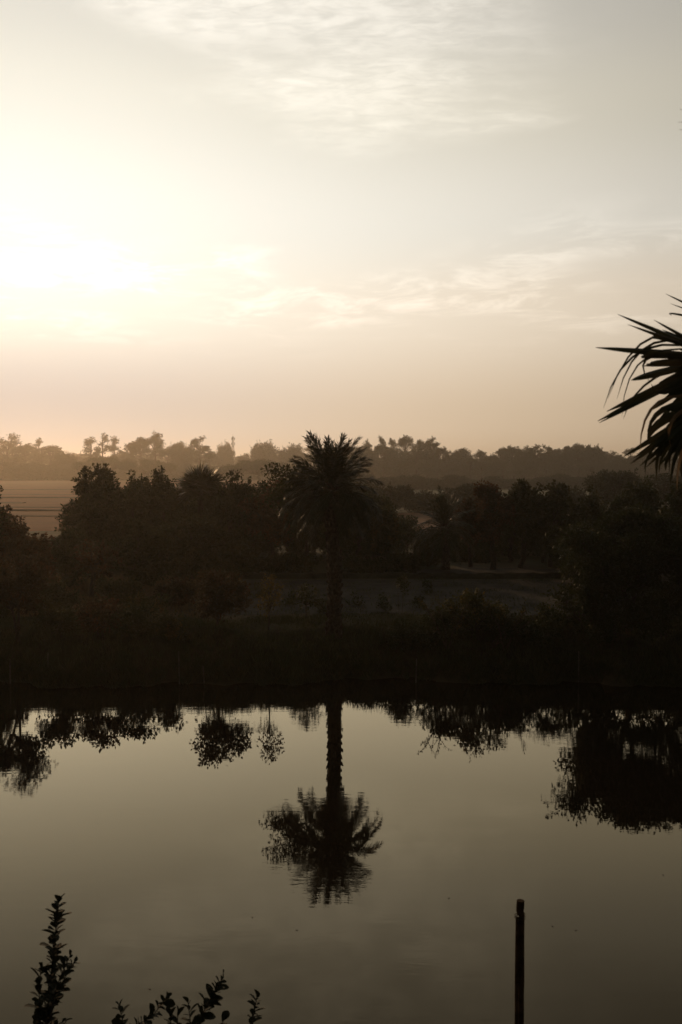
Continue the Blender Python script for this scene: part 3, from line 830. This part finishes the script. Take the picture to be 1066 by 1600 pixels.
# ------------------------------------------------------------------ far woods
def far_template(kind, seed):
    rng = np.random.default_rng(seed)
    L = []
    if kind == 'slim':                                        # 20 m, narrow, airy
        for k in range(22):
            f = rng.random() ** 0.8; w = 2.2 * math.sin(math.pi * (0.14 + 0.80 * f)) ** 0.9; a = rng.random() * 6.28
            r = 0.5 + 0.6 * rng.random()
            L.append((math.cos(a) * w * 0.75, math.sin(a) * w * 0.75, 4.5 + 14.4 * f, r, r, r * 1.15))
        L.append((0.2, 0, 19.2, 0.6, 0.6, 0.9))
        return tree_meshes(seed, 20, L, 0.2, 0.85, 0.40, 2.6, 13, 0.42, 0.5, sides=6, leafm='leaf_far')
    if kind == 'tall':                                        # 20 m, uneven column of clumps
        for k in range(34):
            f = rng.random() ** 0.85; a = rng.random() * 6.28; w = 3.7 * math.sin(math.pi * (0.22 + 0.70 * f)) ** 0.8 * (0.7 + 0.5 * rng.random())
            r = 0.55 + 0.75 * rng.random()
            L.append((math.cos(a) * w * 0.80, math.sin(a) * w * 0.80, 3.0 + 15.6 * f, r, r, r))
        L.append((rng.normal(0, 0.8), 0, 18.9, 0.9, 0.9, 1.0))
        return tree_meshes(seed, 20, L, 0.26, 0.6, 0.44, 3.0, 13, 0.48, 0.5, sides=6, leafm='leaf_far')
    if kind == 'round':                                       # 20 m high, 20 m wide dome
        L = round_lobes(seed, 0, 11.5, 8.6, 8.0, 34)
        return tree_meshes(seed, 20, L, 0.45, 0.3, 0.70, 1.1, 14, 0.85, 0.5, sides=6, leafm='leaf_far')
    if kind == 'dome':                                        # 20 m wide and high, leafy to the ground
        L = [(x, y, max(1.0, z), a, b, c) for (x, y, z, a, b, c) in round_lobes(seed, 0, 8.5, 9.0, 10.5, 40)]
        return tree_meshes(seed, 20, L, 0.4, 0.2, 0.9, 1.5, 16, 1.0, 0.55, sides=6, leafm='leaf_far')
    if kind == 'umbrella':                                    # 20 m high, very wide flat top
        for k in range(34):
            a = rng.random() * 6.28; r = 22 * math.sqrt(rng.random())
            L.append((math.cos(a) * r, math.sin(a) * r, 16.4 - 0.011 * r * r + rng.normal(0, 0.7), 3.8, 3.8, 2.0))
        return tree_meshes(seed, 20, L, 0.8, 0.35, 0.85, 1.1, 16, 1.0, 0.55, sides=6, leafm='leaf_far')


FAR = {k: [far_template(k, 300 + 10 * i + j) for j in range(c)] for i, (k, c) in enumerate([('slim', 4), ('tall', 6), ('round', 4), ('umbrella', 2), ('dome', 3)])}
FW = {'slim': 2.7, 'tall': 4.6, 'round': 10.0, 'umbrella': 25.0, 'dome': 10.5}   # half widths of the templates
NFAR = [0]


def far_tree(kind, px, top, D, wid, label, group=None):
    NFAR[0] += 1; k = NFAR[0]; D *= 1.65; top -= 4 if kind in ('tall', 'slim', 'round') else 0
    rng = np.random.default_rng(1000 + k)
    x = PX(px, D); h = PZ(top, D) - BANK_Z
    sx = wid * D / FPX / 2 / FW[kind] * {'tall': 1.55, 'slim': 1.4}.get(kind, 1.12)
    return plant('far_tree', label, 'tree', x, D, FAR[kind][k % len(FAR[kind])], group, rotz=rng.random() * 6.28, scale=(sx, sx, h / 20.0))


# left wood beyond the stubble field: the ones that stand out
far_tree('tall', 12, 681, 440, 46, 'tallest ragged hazy tree at the left edge of the far wood')
far_tree('tall', -16, 688, 440, 44, 'hazy tree cut by the left edge above the brown field')
far_tree('slim', 62, 689, 455, 15, 'hazy spire-like tree above the left wood, alone')
far_tree('tall', 40, 697, 450, 40, 'hazy tree between the ragged tree and the spire-like tree')
far_tree('tall', 80, 700, 455, 40, 'hazy tree right of the spire-like tree')
far_tree('round', 100, 711, 400, 38, 'dark round hazy tree at the right end of the left wood')
far_tree('slim', 143, 688, 430, 24, 'left one of three slim trees behind the wide flat-topped tree')
far_tree('slim', 161, 681, 430, 20, 'middle and tallest of three slim trees behind the wide flat-topped tree')
far_tree('slim', 179, 687, 430, 23, 'right one of three slim trees behind the wide flat-topped tree')
far_tree('tall', 207, 694, 420, 30, 'lower hazy tree beside the tall clumped tree left of the fan palm')
far_tree('tall', 220, 687, 420, 34, 'middle tree of the clump right of the three slim trees')
far_tree('tall', 243, 679, 420, 34, 'tallest hazy tree of the clump right of the three slim trees')
far_tree('round', 283, 696, 430, 44, 'rounded hazy tree above the left side of the fan palm')
far_tree('tall', 312, 686, 410, 36, 'pointed hazy tree straight above the fan palm')
far_tree('round', 353, 697, 520, 34, 'hazy rounded tree just left of the lattice mast')
far_tree('round', 414, 690, 480, 36, 'hazy domed tree between the lattice mast and the date palm')
far_tree('round', 400, 703, 485, 22, 'small hazy tree on the left shoulder of the domed tree')
far_tree('round', 458, 699, 470, 44, 'hazy tree behind the left fronds of the date palm')
far_tree('umbrella', 165, 712, 340, 90, 'wide flat-topped hazy tree left of the fan palm')
far_tree('umbrella', 232, 716, 345, 84, 'second wide flat-topped hazy tree, nearer the fan palm')
far_tree('umbrella', 405, 717, 300, 118, 'wide flat-topped hazy tree right of the fan palm crown')
g = 'trees of the hazy left wood'
for px, top, w_ in [(-30, 700, 34), (22, 700, 30), (55, 706, 30), (88, 712, 26), (125, 716, 24), (192, 708, 26), (262, 704, 26), (296, 704, 28), (328, 708, 26), (384, 712, 24), (436, 706, 26), (486, 702, 36), (515, 700, 36), (545, 700, 34), (570, 696, 30)]:
    far_tree('tall', px, top, 500, w_, 'hazy tree in the low skyline of the far left wood', g)
g = 'trees of the farthest hazy wood'
for px, top in [(-10, 716), (30, 714), (75, 713), (112, 709), (140, 714), (190, 713), (235, 712), (275, 712), (310, 713), (345, 713), (385, 716), (430, 714), (470, 712), (510, 712), (550, 712)]:
    far_tree('round', px, top, 640, 46, 'faint round tree in the farthest hazy wood', g)
for px, top in [(15, 722), (55, 724), (95, 726), (128, 730), (165, 732), (200, 730), (240, 731), (275, 729), (310, 726), (345, 728), (385, 731), (430, 732), (470, 728), (510, 728), (550, 728)]:
    far_tree('dome', px, top, 390, 56, 'hazy low tree at the foot of the left wood', 'low trees at the foot of the left wood')
# right wood
g = 'trees of the right wood'
for k, (px, top, w_) in enumerate([(577, 690, 16), (595, 685, 18), (612, 689, 18), (634, 684, 28), (655, 691, 22), (675, 687, 28), (692, 702, 20), (706, 708, 18), (724, 704, 28), (752, 707, 22), (785, 703, 18), (797, 700, 20), (828, 700, 22), (853, 699, 24), (871, 705, 22), (886, 703, 18), (903, 697, 26), (921, 699, 20), (936, 698, 14), (951, 712, 20), (985, 704, 26), (1008, 708, 22), (1030, 702, 26), (1056, 704, 28), (1085, 702, 26)]):
    lab = {634: 'tallest rounded tree of the right wood beside the date palm', 675: 'ragged tree with split top in the right wood', 752: 'lone thin tree in the dip of the right wood', 936: 'pointed tree at the right end of the long wood'}.get(px, 'hazy tree in the skyline of the right wood')
    far_tree('tall', px, top, 330 + (k * 37) % 30, w_, lab, g if 'skyline of' in lab else None)
for k, px in enumerate(range(565, 1100, 17)):
    far_tree('tall' if k % 3 else 'round', px, [702, 708, 699, 705, 709, 701, 706][k % 7] + (10 if 690 < px < 770 or px > 945 else 0), 318 + (k * 29) % 24, 34 if k % 3 else 44, 'hazy tree in the dense body of the right wood', 'trees in the body of the right wood')
for k, px in enumerate(range(570, 1090, 34)):
    far_tree('dome', px, 741 + (k * 5) % 9, 200 + (k * 17) % 15, 56, 'low hazy tree along the foot of the right wood', 'low trees along the foot of the right wood')


for k, px in enumerate(range(575, 1100, 24)):
    far_tree('dome', px, 716 + (k * 7) % 9, 390, 44, 'hazy tree at the back of the right wood', 'trees at the back of the right wood')


# ------------------------------------------------------------------ lattice mast
def mast():
    D = 900.0; x = PX(364.5, D); h = PZ(682, D) - BANK_Z
    t = thing('lattice_mast', 'thin steel lattice mast rising above the hazy trees', 'mast', (x, D, BANK_Z))

    def half(f):
        return 1.5 - 0.95 * f
    for sx in (-1, 1):
        for sy in (-1, 1):
            MB().tube([(sx * half(0), sy * half(0), -0.2), (sx * half(1), sy * half(1), h)], 0.13, 5).build('leg', M['steel'], t)
    b = MB(); n = 11
    for i in range(n):
        f0, f1 = i / n, (i + 1) / n
        for k in range(4):
            c0 = [(-1, -1), (1, -1), (1, 1), (-1, 1)][k]; c1 = [(-1, -1), (1, -1), (1, 1), (-1, 1)][(k + 1) % 4]
            p = lambda c, f: np.array([c[0] * half(f), c[1] * half(f), f * h])
            b.tube([p(c0, f0), p(c1, f1)], 0.07, 4, False); b.tube([p(c1, f0), p(c0, f1)], 0.07, 4, False); b.tube([p(c0, f1), p(c1, f1)], 0.07, 4, False)
    b.build('bracing', M['steel'], t)
    for zf, r in ((0.94, 1.5), (0.82, 1.6), (0.62, 1.3)):
        for a in (0.3, 2.4, 4.5):
            c = np.array([math.cos(a) * r, math.sin(a) * r, zf * h])
            MB().box(c - np.array([0.28, 0.2, 1.2]), c + np.array([0.28, 0.2, 1.2])).build('antenna_panel', M['steel'], t)
    MB().tube([(0, 0, h - 0.5), (0, 0, h + 2.2)], 0.09, 5).build('spike', M['steel'], t)


mast()


# ------------------------------------------------------------------ bank: grass, dead branches, stakes
def grass():
    rng = np.random.default_rng(3)
    n = 52000
    x = rng.uniform(-19, 19, n); s = rng.random(n) ** 0.8 * 6.2
    y = SHORE + wobble(x) + 0.05 + s
    keep = (np.sin(x * 1.3 + y) + np.sin(x * 0.6 - y * 1.7) + rng.normal(0, 1.0, n)) > -1.1
    x, y, s = x[keep], y[keep], s[keep]; n = len(x)
    z = ground_z(x, y) - 0.03
    a = rng.random(n) * 6.28; tilt = 0.25 + 0.45 * rng.random(n)
    d = unit(np.stack([np.cos(a) * tilt, np.sin(a) * tilt, np.ones(n)], -1))
    sd = unit(np.cross(d, rng.normal(size=(n, 3))))
    L = (0.16 + 0.34 * rng.random(n) ** 1.5) * (0.75 + 0.35 * np.sin(x * 0.9) * np.cos(y * 1.1)) * np.interp(s, [0, 2, 4, 6], [1.25, 1.1, 0.8, 0.55])
    tag(MB().leaves(np.stack([x, y, z], -1), d, sd, L, np.full(n, 0.028)).build('grass', M['grass']), 'rough grass covering the far river bank', 'grass', kind='stuff')
    n = 14000                                               # thin growth on the bare plot
    px = rng.uniform(330, 900, n); y = rng.uniform(43.5, 59, n); x = (px - CX) / FPX * y
    keep = np.sin(x * 2.1 + y * 0.7) + np.sin(x * 0.9 - y * 1.9) + rng.normal(0, 0.8, n) > 0.5
    x, y = x[keep], y[keep]; n = len(x); z = ground_z(x, y) - 0.02
    a = rng.random(n) * 6.28; tilt = 0.2 + 0.6 * rng.random(n)
    d = unit(np.stack([np.cos(a) * tilt, np.sin(a) * tilt, np.ones(n)], -1)); sd = unit(np.cross(d, rng.normal(size=(n, 3))))
    tag(MB().leaves(np.stack([x, y, z], -1), d, sd, 0.08 + 0.2 * rng.random(n) ** 2, np.full(n, 0.03)).build('thin_grass', M['grass']), 'thin weedy grass scattered over the grey bare plot', 'grass', kind='stuff')
    n = 9000                                                # longer tufts hanging over the waterline
    x = np.repeat(rng.uniform(-19, 19, n // 30), 30) + rng.normal(0, 0.12, n // 30 * 30); n = len(x)
    y = SHORE + wobble(x) + np.repeat(rng.uniform(-0.12, 0.7, n // 30), 30) + rng.normal(0, 0.06, n)
    z = ground_z(x, y) - 0.03
    a = rng.random(n) * 6.28; tilt = 0.3 + 0.8 * rng.random(n)
    d = unit(np.stack([np.cos(a) * tilt, np.sin(a) * tilt - 0.35, np.ones(n)], -1)); sd = unit(np.cross(d, rng.normal(size=(n, 3))))
    tag(MB().leaves(np.stack([x, y, z], -1), d, sd, 0.35 + 0.4 * rng.random(n), np.full(n, 0.03)).build('shore_grass', M['grass']), 'longer grass tufts hanging over the far waterline', 'grass', kind='stuff')
    n = 26000
    px = rng.uniform(-30, 330, n); y = rng.uniform(43, 60, n); x = (px - CX) / FPX * y
    z = ground_z(x, y) - 0.03
    a = rng.random(n) * 6.28; tilt = 0.2 + 0.5 * rng.random(n)
    d = unit(np.stack([np.cos(a) * tilt, np.sin(a) * tilt, np.ones(n)], -1)); sd = unit(np.cross(d, rng.normal(size=(n, 3))))
    tag(MB().leaves(np.stack([x, y, z], -1), d, sd, 0.10 + 0.22 * rng.random(n) ** 2, np.full(n, 0.03)).build('dry_grass', M['dry_grass']), 'dry grass under the trees of the left orchard', 'grass', kind='stuff')


grass()


def dead_branch(px, D, py, dirs, seed, label, leafy=False):
    rng = np.random.default_rng(seed)
    x = PX(px, D); z0 = float(ground_z(x, D))
    t = thing('dry_branch', label, 'branch', (x, D, z0))
    w = MB(); g2 = MB()
    root = np.array([0, 0, -0.1])
    for (dx, dy, dz) in dirs:
        e = np.array([dx, dy, dz])
        main = curve(root, e, 0.25, 8, rng, 0.03)
        w.tube(main, np.linspace(0.035, 0.008, 8), 5, False)
        for k in range(7):
            st = main[int(rng.integers(2, 8))]
            tw = st + unit(e + rng.normal(0, 0.8, 3)) * (0.3 + 0.5 * rng.random())
            seg = curve(st, tw, 0.04, 5, rng, 0.015)
            w.tube(seg, np.linspace(0.010, 0.004, 5), 4, False)
            if leafy:
                m = 12
                p = seg[rng.integers(1, 5, m)] + rng.normal(0, 0.02, (m, 3)); d = unit(rng.normal(size=(m, 3)) + unit(tw - st))
                g2.leaves(p, d, unit(np.cross(d, rng.normal(size=(m, 3)))), np.full(m, 0.10), np.full(m, 0.035))
    w.build('branch', M['twig'], t)
    if leafy:
        g2.build('foliage', M['leaf_yellow'], t)


dead_branch(765, 38.9, 960, [(0.9, -0.3, 0.9), (1.3, -0.2, 0.6), (1.6, 0.0, 1.0)], 1, 'bare dry branches lying on the olive bush mound')
dead_branch(700, 38.6, 960, [(-0.9, -0.3, 1.7), (0.8, -0.5, 1.9), (-0.3, -0.2, 1.5)], 2, 'thin leafy branches arching over the water left of the olive mound', True)
dead_branch(790, 38.5, 960, [(0.9, -0.3, 1.7), (-0.7, -0.2, 1.8), (1.4, 0.0, 1.4)], 3, 'thin leafy branches arching over the water below the dry branches', True)


def stake(px, top, bot, label, seed, group=None):
    rng = np.random.default_rng(seed)
    D = 37.0 + 0.1 * (seed % 4); x = PX(px, D); z0 = float(ground_z(x, D))
    zt = PZ(top, D)
    k = 12; s = np.linspace(0, 1, k)
    pts = np.stack([0.05 * rng.normal() * s, 0.04 * rng.normal() * s, -0.3 + (zt - z0 + 0.3) * s], -1)
    t = thing('bamboo_stake', label, 'stake', (x, D, z0), group)
    MB().tube(pts, np.where(np.arange(k) % 3 == 0, 0.030, 0.024), 7).build('cane', M['bamboo_pale'], t)


for k, (px, top, lab) in enumerate([(12, 1030, 'pale stake at the waterline near the left edge'), (54, 1048, 'short pale stake second from the left edge'), (72, 1020, 'pale stake third from the left edge'), (155, 1035, 'pale stake below the dark bushes of the left bank'), (279, 1018, 'tall pale stake below the red-topped bush'), (318, 1040, 'short pale stake right of the tall stake'), (650, 1030, 'pale stake right of the date palm at the waterline'), (907, 1018, 'leaning pale stake below the large bank tree')]):
    stake(px, top, 1065, lab, k)


# ------------------------------------------------------------------ near bank: garden shrubs and pole
def leaf_blade():
    """obovate leaf along +X, length 1: folded on its midrib and curling at the tip"""
    xs = np.array([0.0, 0.12, 0.35, 0.62, 0.85, 1.0]); ws = np.array([0.02, 0.12, 0.27, 0.35, 0.26, 0.05])
    v = []
    for a, b in zip(xs, ws):
        zc = -0.16 * a * a
        v += [(a, -b, zc + 0.10 * b / 0.3), (a, 0, zc), (a, b, zc + 0.10 * b / 0.3)]
    q = []
    for i in range(5):
        o = i * 3
        q += [(o, o + 3, o + 4, o + 1), (o + 1, o + 4, o + 5, o + 2)]
    return MB().add(v, q).mesh('leaf', M['shrub_leaf'], True)


LEAF = leaf_blade()


def shrub(label, px, D, shoots, seed):
    """shoots: (bottom..top pixel polyline, leaf count, leaf length in pixels)"""
    rng = np.random.default_rng(seed)
    x = PX(px, D); z0 = float(ground_z(x, D))
    org = np.array([x, D, z0])
    t = thing('garden_shrub', label, 'shrub', tuple(org))
    for poly, cnt, lpx in shoots:
        cnt = int(cnt * 1.6)
        dd = D + rng.normal(0, 0.12)
        pts = np.array([P(a, b, dd + 0.03 * i) for i, (a, b) in enumerate(poly)]) - org
        low = np.array([pts[0][0] * 0.25, pts[0][1] * 0.25, -0.1])
        pts = np.vstack([low, pts])
        u = np.linspace(0, 1, 16); tt = np.linspace(0, 1, len(pts))
        seg = np.linalg.norm(np.diff(pts, axis=0), axis=1); tt = np.concatenate([[0], np.cumsum(seg)]) / seg.sum()
        line = np.stack([np.interp(u, tt, pts[:, c]) for c in range(3)], -1)
        stem = MB().tube(line, np.linspace(0.011, 0.0035, 16), 5).build('stem', M['bark'], t)
        f0 = tt[1]
        for i in range(cnt):
            f = f0 + (1 - f0) * ((i + 0.6) / cnt)
            p = np.array([np.interp(f, tt, pts[:, c]) for c in range(3)])
            q = np.array([np.interp(min(1, f + 0.03), tt, pts[:, c]) for c in range(3)]) - np.array([np.interp(f - 0.03, tt, pts[:, c]) for c in range(3)])
            ax = unit(q)
            a = i * 2.39996 + rng.normal(0, 0.6)
            o1 = unit(np.cross(ax, [0.2, 1, 0.1])); o2 = np.cross(ax, o1)
            lift = 0.55 + 0.5 * rng.random() if i < cnt - 2 else 2.2
            d = unit((o1 * math.cos(a) + o2 * math.sin(a)) + ax * lift)
            L = 1.3 * lpx * D / FPX * (0.55 + 0.75 * rng.random()) * (0.75 if i > cnt * 0.9 else 1.0)
            up = unit(ax - d * np.dot(ax, d)); sd = np.cross(up, d); ro = rng.normal(0, 0.5); up, sd = up * math.cos(ro) + sd * math.sin(ro), sd * math.cos(ro) - up * math.sin(ro)
            m = Matrix(((d[0] * L, sd[0] * L, up[0] * L, p[0]), (d[1] * L, sd[1] * L, up[1] * L, p[1]), (d[2] * L, sd[2] * L, up[2] * L, p[2]), (0, 0, 0, 1)))
            lf = link('leaf', LEAF, stem)
            lf.matrix_basis = m


shrub('tall leafy shrub shoot with side twigs at the bottom left', 72, 7.6, [
    ([(66, 1650), (76, 1560), (84, 1480), (92, 1408)], 72, 16),
    ([(70, 1650), (60, 1570), (64, 1508)], 26, 15),
    ([(72, 1610), (90, 1555), (104, 1520), (118, 1500)], 24, 13),
    ([(80, 1570), (96, 1520), (110, 1492)], 14, 12),
    ([(80, 1650), (92, 1600), (104, 1595)], 8, 12)], 1)
shrub('low leafy shrub with several thin shoots at the bottom edge', 270, 7.7, [
    ([(204, 1650), (194, 1605), (186, 1570)], 14, 12),
    ([(196, 1650), (215, 1602), (240, 1586), (262, 1556)], 28, 13),
    ([(276, 1650), (268, 1610), (266, 1584)], 9, 12), ([(284, 1650), (276, 1605), (278, 1582)], 9, 12),
    ([(302, 1650), (298, 1600), (294, 1566)], 14, 13),
    ([(290, 1650), (306, 1605), (322, 1572), (347, 1530)], 34, 15),
    ([(330, 1650), (340, 1605), (352, 1590)], 8, 12)], 2)
shrub('single upright leafy shoot right of the low shrub', 394, 7.7, [([(386, 1660), (394, 1600), (402, 1556)], 24, 13)], 3)


def pole():
    D = 8.0; x = PX(817, D); z0 = float(ground_z(x, D)); zt = PZ(1407, D)
    t = thing('bamboo_pole', 'weathered bamboo pole with split side standing before the water', 'pole', (x, D, z0))
    h = zt - z0
    s = np.linspace(0, 1, 28)
    r = 0.0235 * (1 + 0.10 * (np.arange(28) % 9 == 4) + 0.03 * np.sin(np.arange(28) * 1.7))
    MB().tube(np.stack([0.016 + 0.008 * np.sin(s * 3) + 0.012 * (s - 1), 0 * s, -0.3 + (h + 0.2) * s], -1), r, 12).build('cane', M['bamboo'], t, True)
    s2 = np.linspace(0, 1, 20)
    MB().tube(np.stack([-0.014 + 0.005 * np.sin(s2 * 4 + 1) + 0.014 * (s2 - 1), -0.012 + 0 * s2, -0.3 + (h + 0.165) * s2], -1), 0.0145 + 0.002 * np.sin(s2 * 9), 9).build('split_cane', M['bamboo'], t, True)
    c = MB()
    prof = [(-0.115, 0.027), (-0.100, 0.024), (-0.092, 0.031), (-0.05, 0.033), (0.0, 0.0315), (0.0005, 0.029)]
    c.tube(np.array([(0.008 + 0.06 * a, 0, h + a) for a, _ in prof]), np.array([b for _, b in prof]), 10)
    c.build('top_collar', M['bamboo'], t)
    tie = MB()
    a = np.linspace(0, 4 * math.pi, 30)
    tie.tube(np.stack([0.004 + 0.044 * np.cos(a), 0.032 * np.sin(a), h - 0.115 - 0.0012 * np.arange(30)], -1), 0.003, 4)
    tie.build('binding', M['twig'], t)


pole()

# ------------------------------------------------------------------ floating bits
fl = MB().add([(0, 0, 0), (0.35, 0.2, 0.03), (1, 0, 0.05), (0.35, -0.2, 0.03), (0, 0, 0.012), (0.35, 0.2, 0.042), (1, 0, 0.062), (0.35, -0.2, 0.042)],
              [(3, 2, 1, 0), (4, 5, 6, 7), (0, 1, 5, 4), (1, 2, 6, 5), (2, 3, 7, 6), (3, 0, 4, 7)]).mesh('floating_leaf', M['float_leaf'])
for k, (px, py) in enumerate([(145, 1294), (391, 1447), (465, 1467), (706, 1414), (868, 1459), (905, 1467), (1045, 1378), (230, 1563)]):
    D = 8.0 * FPX / (py - HOR)
    o = link('floating_leaf', fl); o.location = (PX(px, D), D, 0.004); o.rotation_euler = (0, 0, k * 1.3); o.scale = (0.06, 0.06, 0.06)
    tag(o, 'tiny dark leaf floating on the open water', 'leaf', 'leaves floating on the water')

# ------------------------------------------------------------------ haze
hz = MB().box((-2450, -450, -2.8), (2450, 2450, 46.0)).build('haze', bpy.data.materials.new('evening_haze'))
tag(hz, 'warm evening haze lying over the fields', kind='stuff')
hm = hz.data.materials[0]; hm.use_nodes = True
g = NT(hm.node_tree)
out = g.n('ShaderNodeOutputMaterial'); pv = g.n('ShaderNodeVolumePrincipled')
pv.inputs['Color'].default_value = rgb((0.92, 0.84, 0.70))
pv.inputs['Density'].default_value = HAZE_DENSITY
pv.inputs['Anisotropy'].default_value = 0.74
g.t.links.new(pv.outputs[0], out.inputs['Volume'])
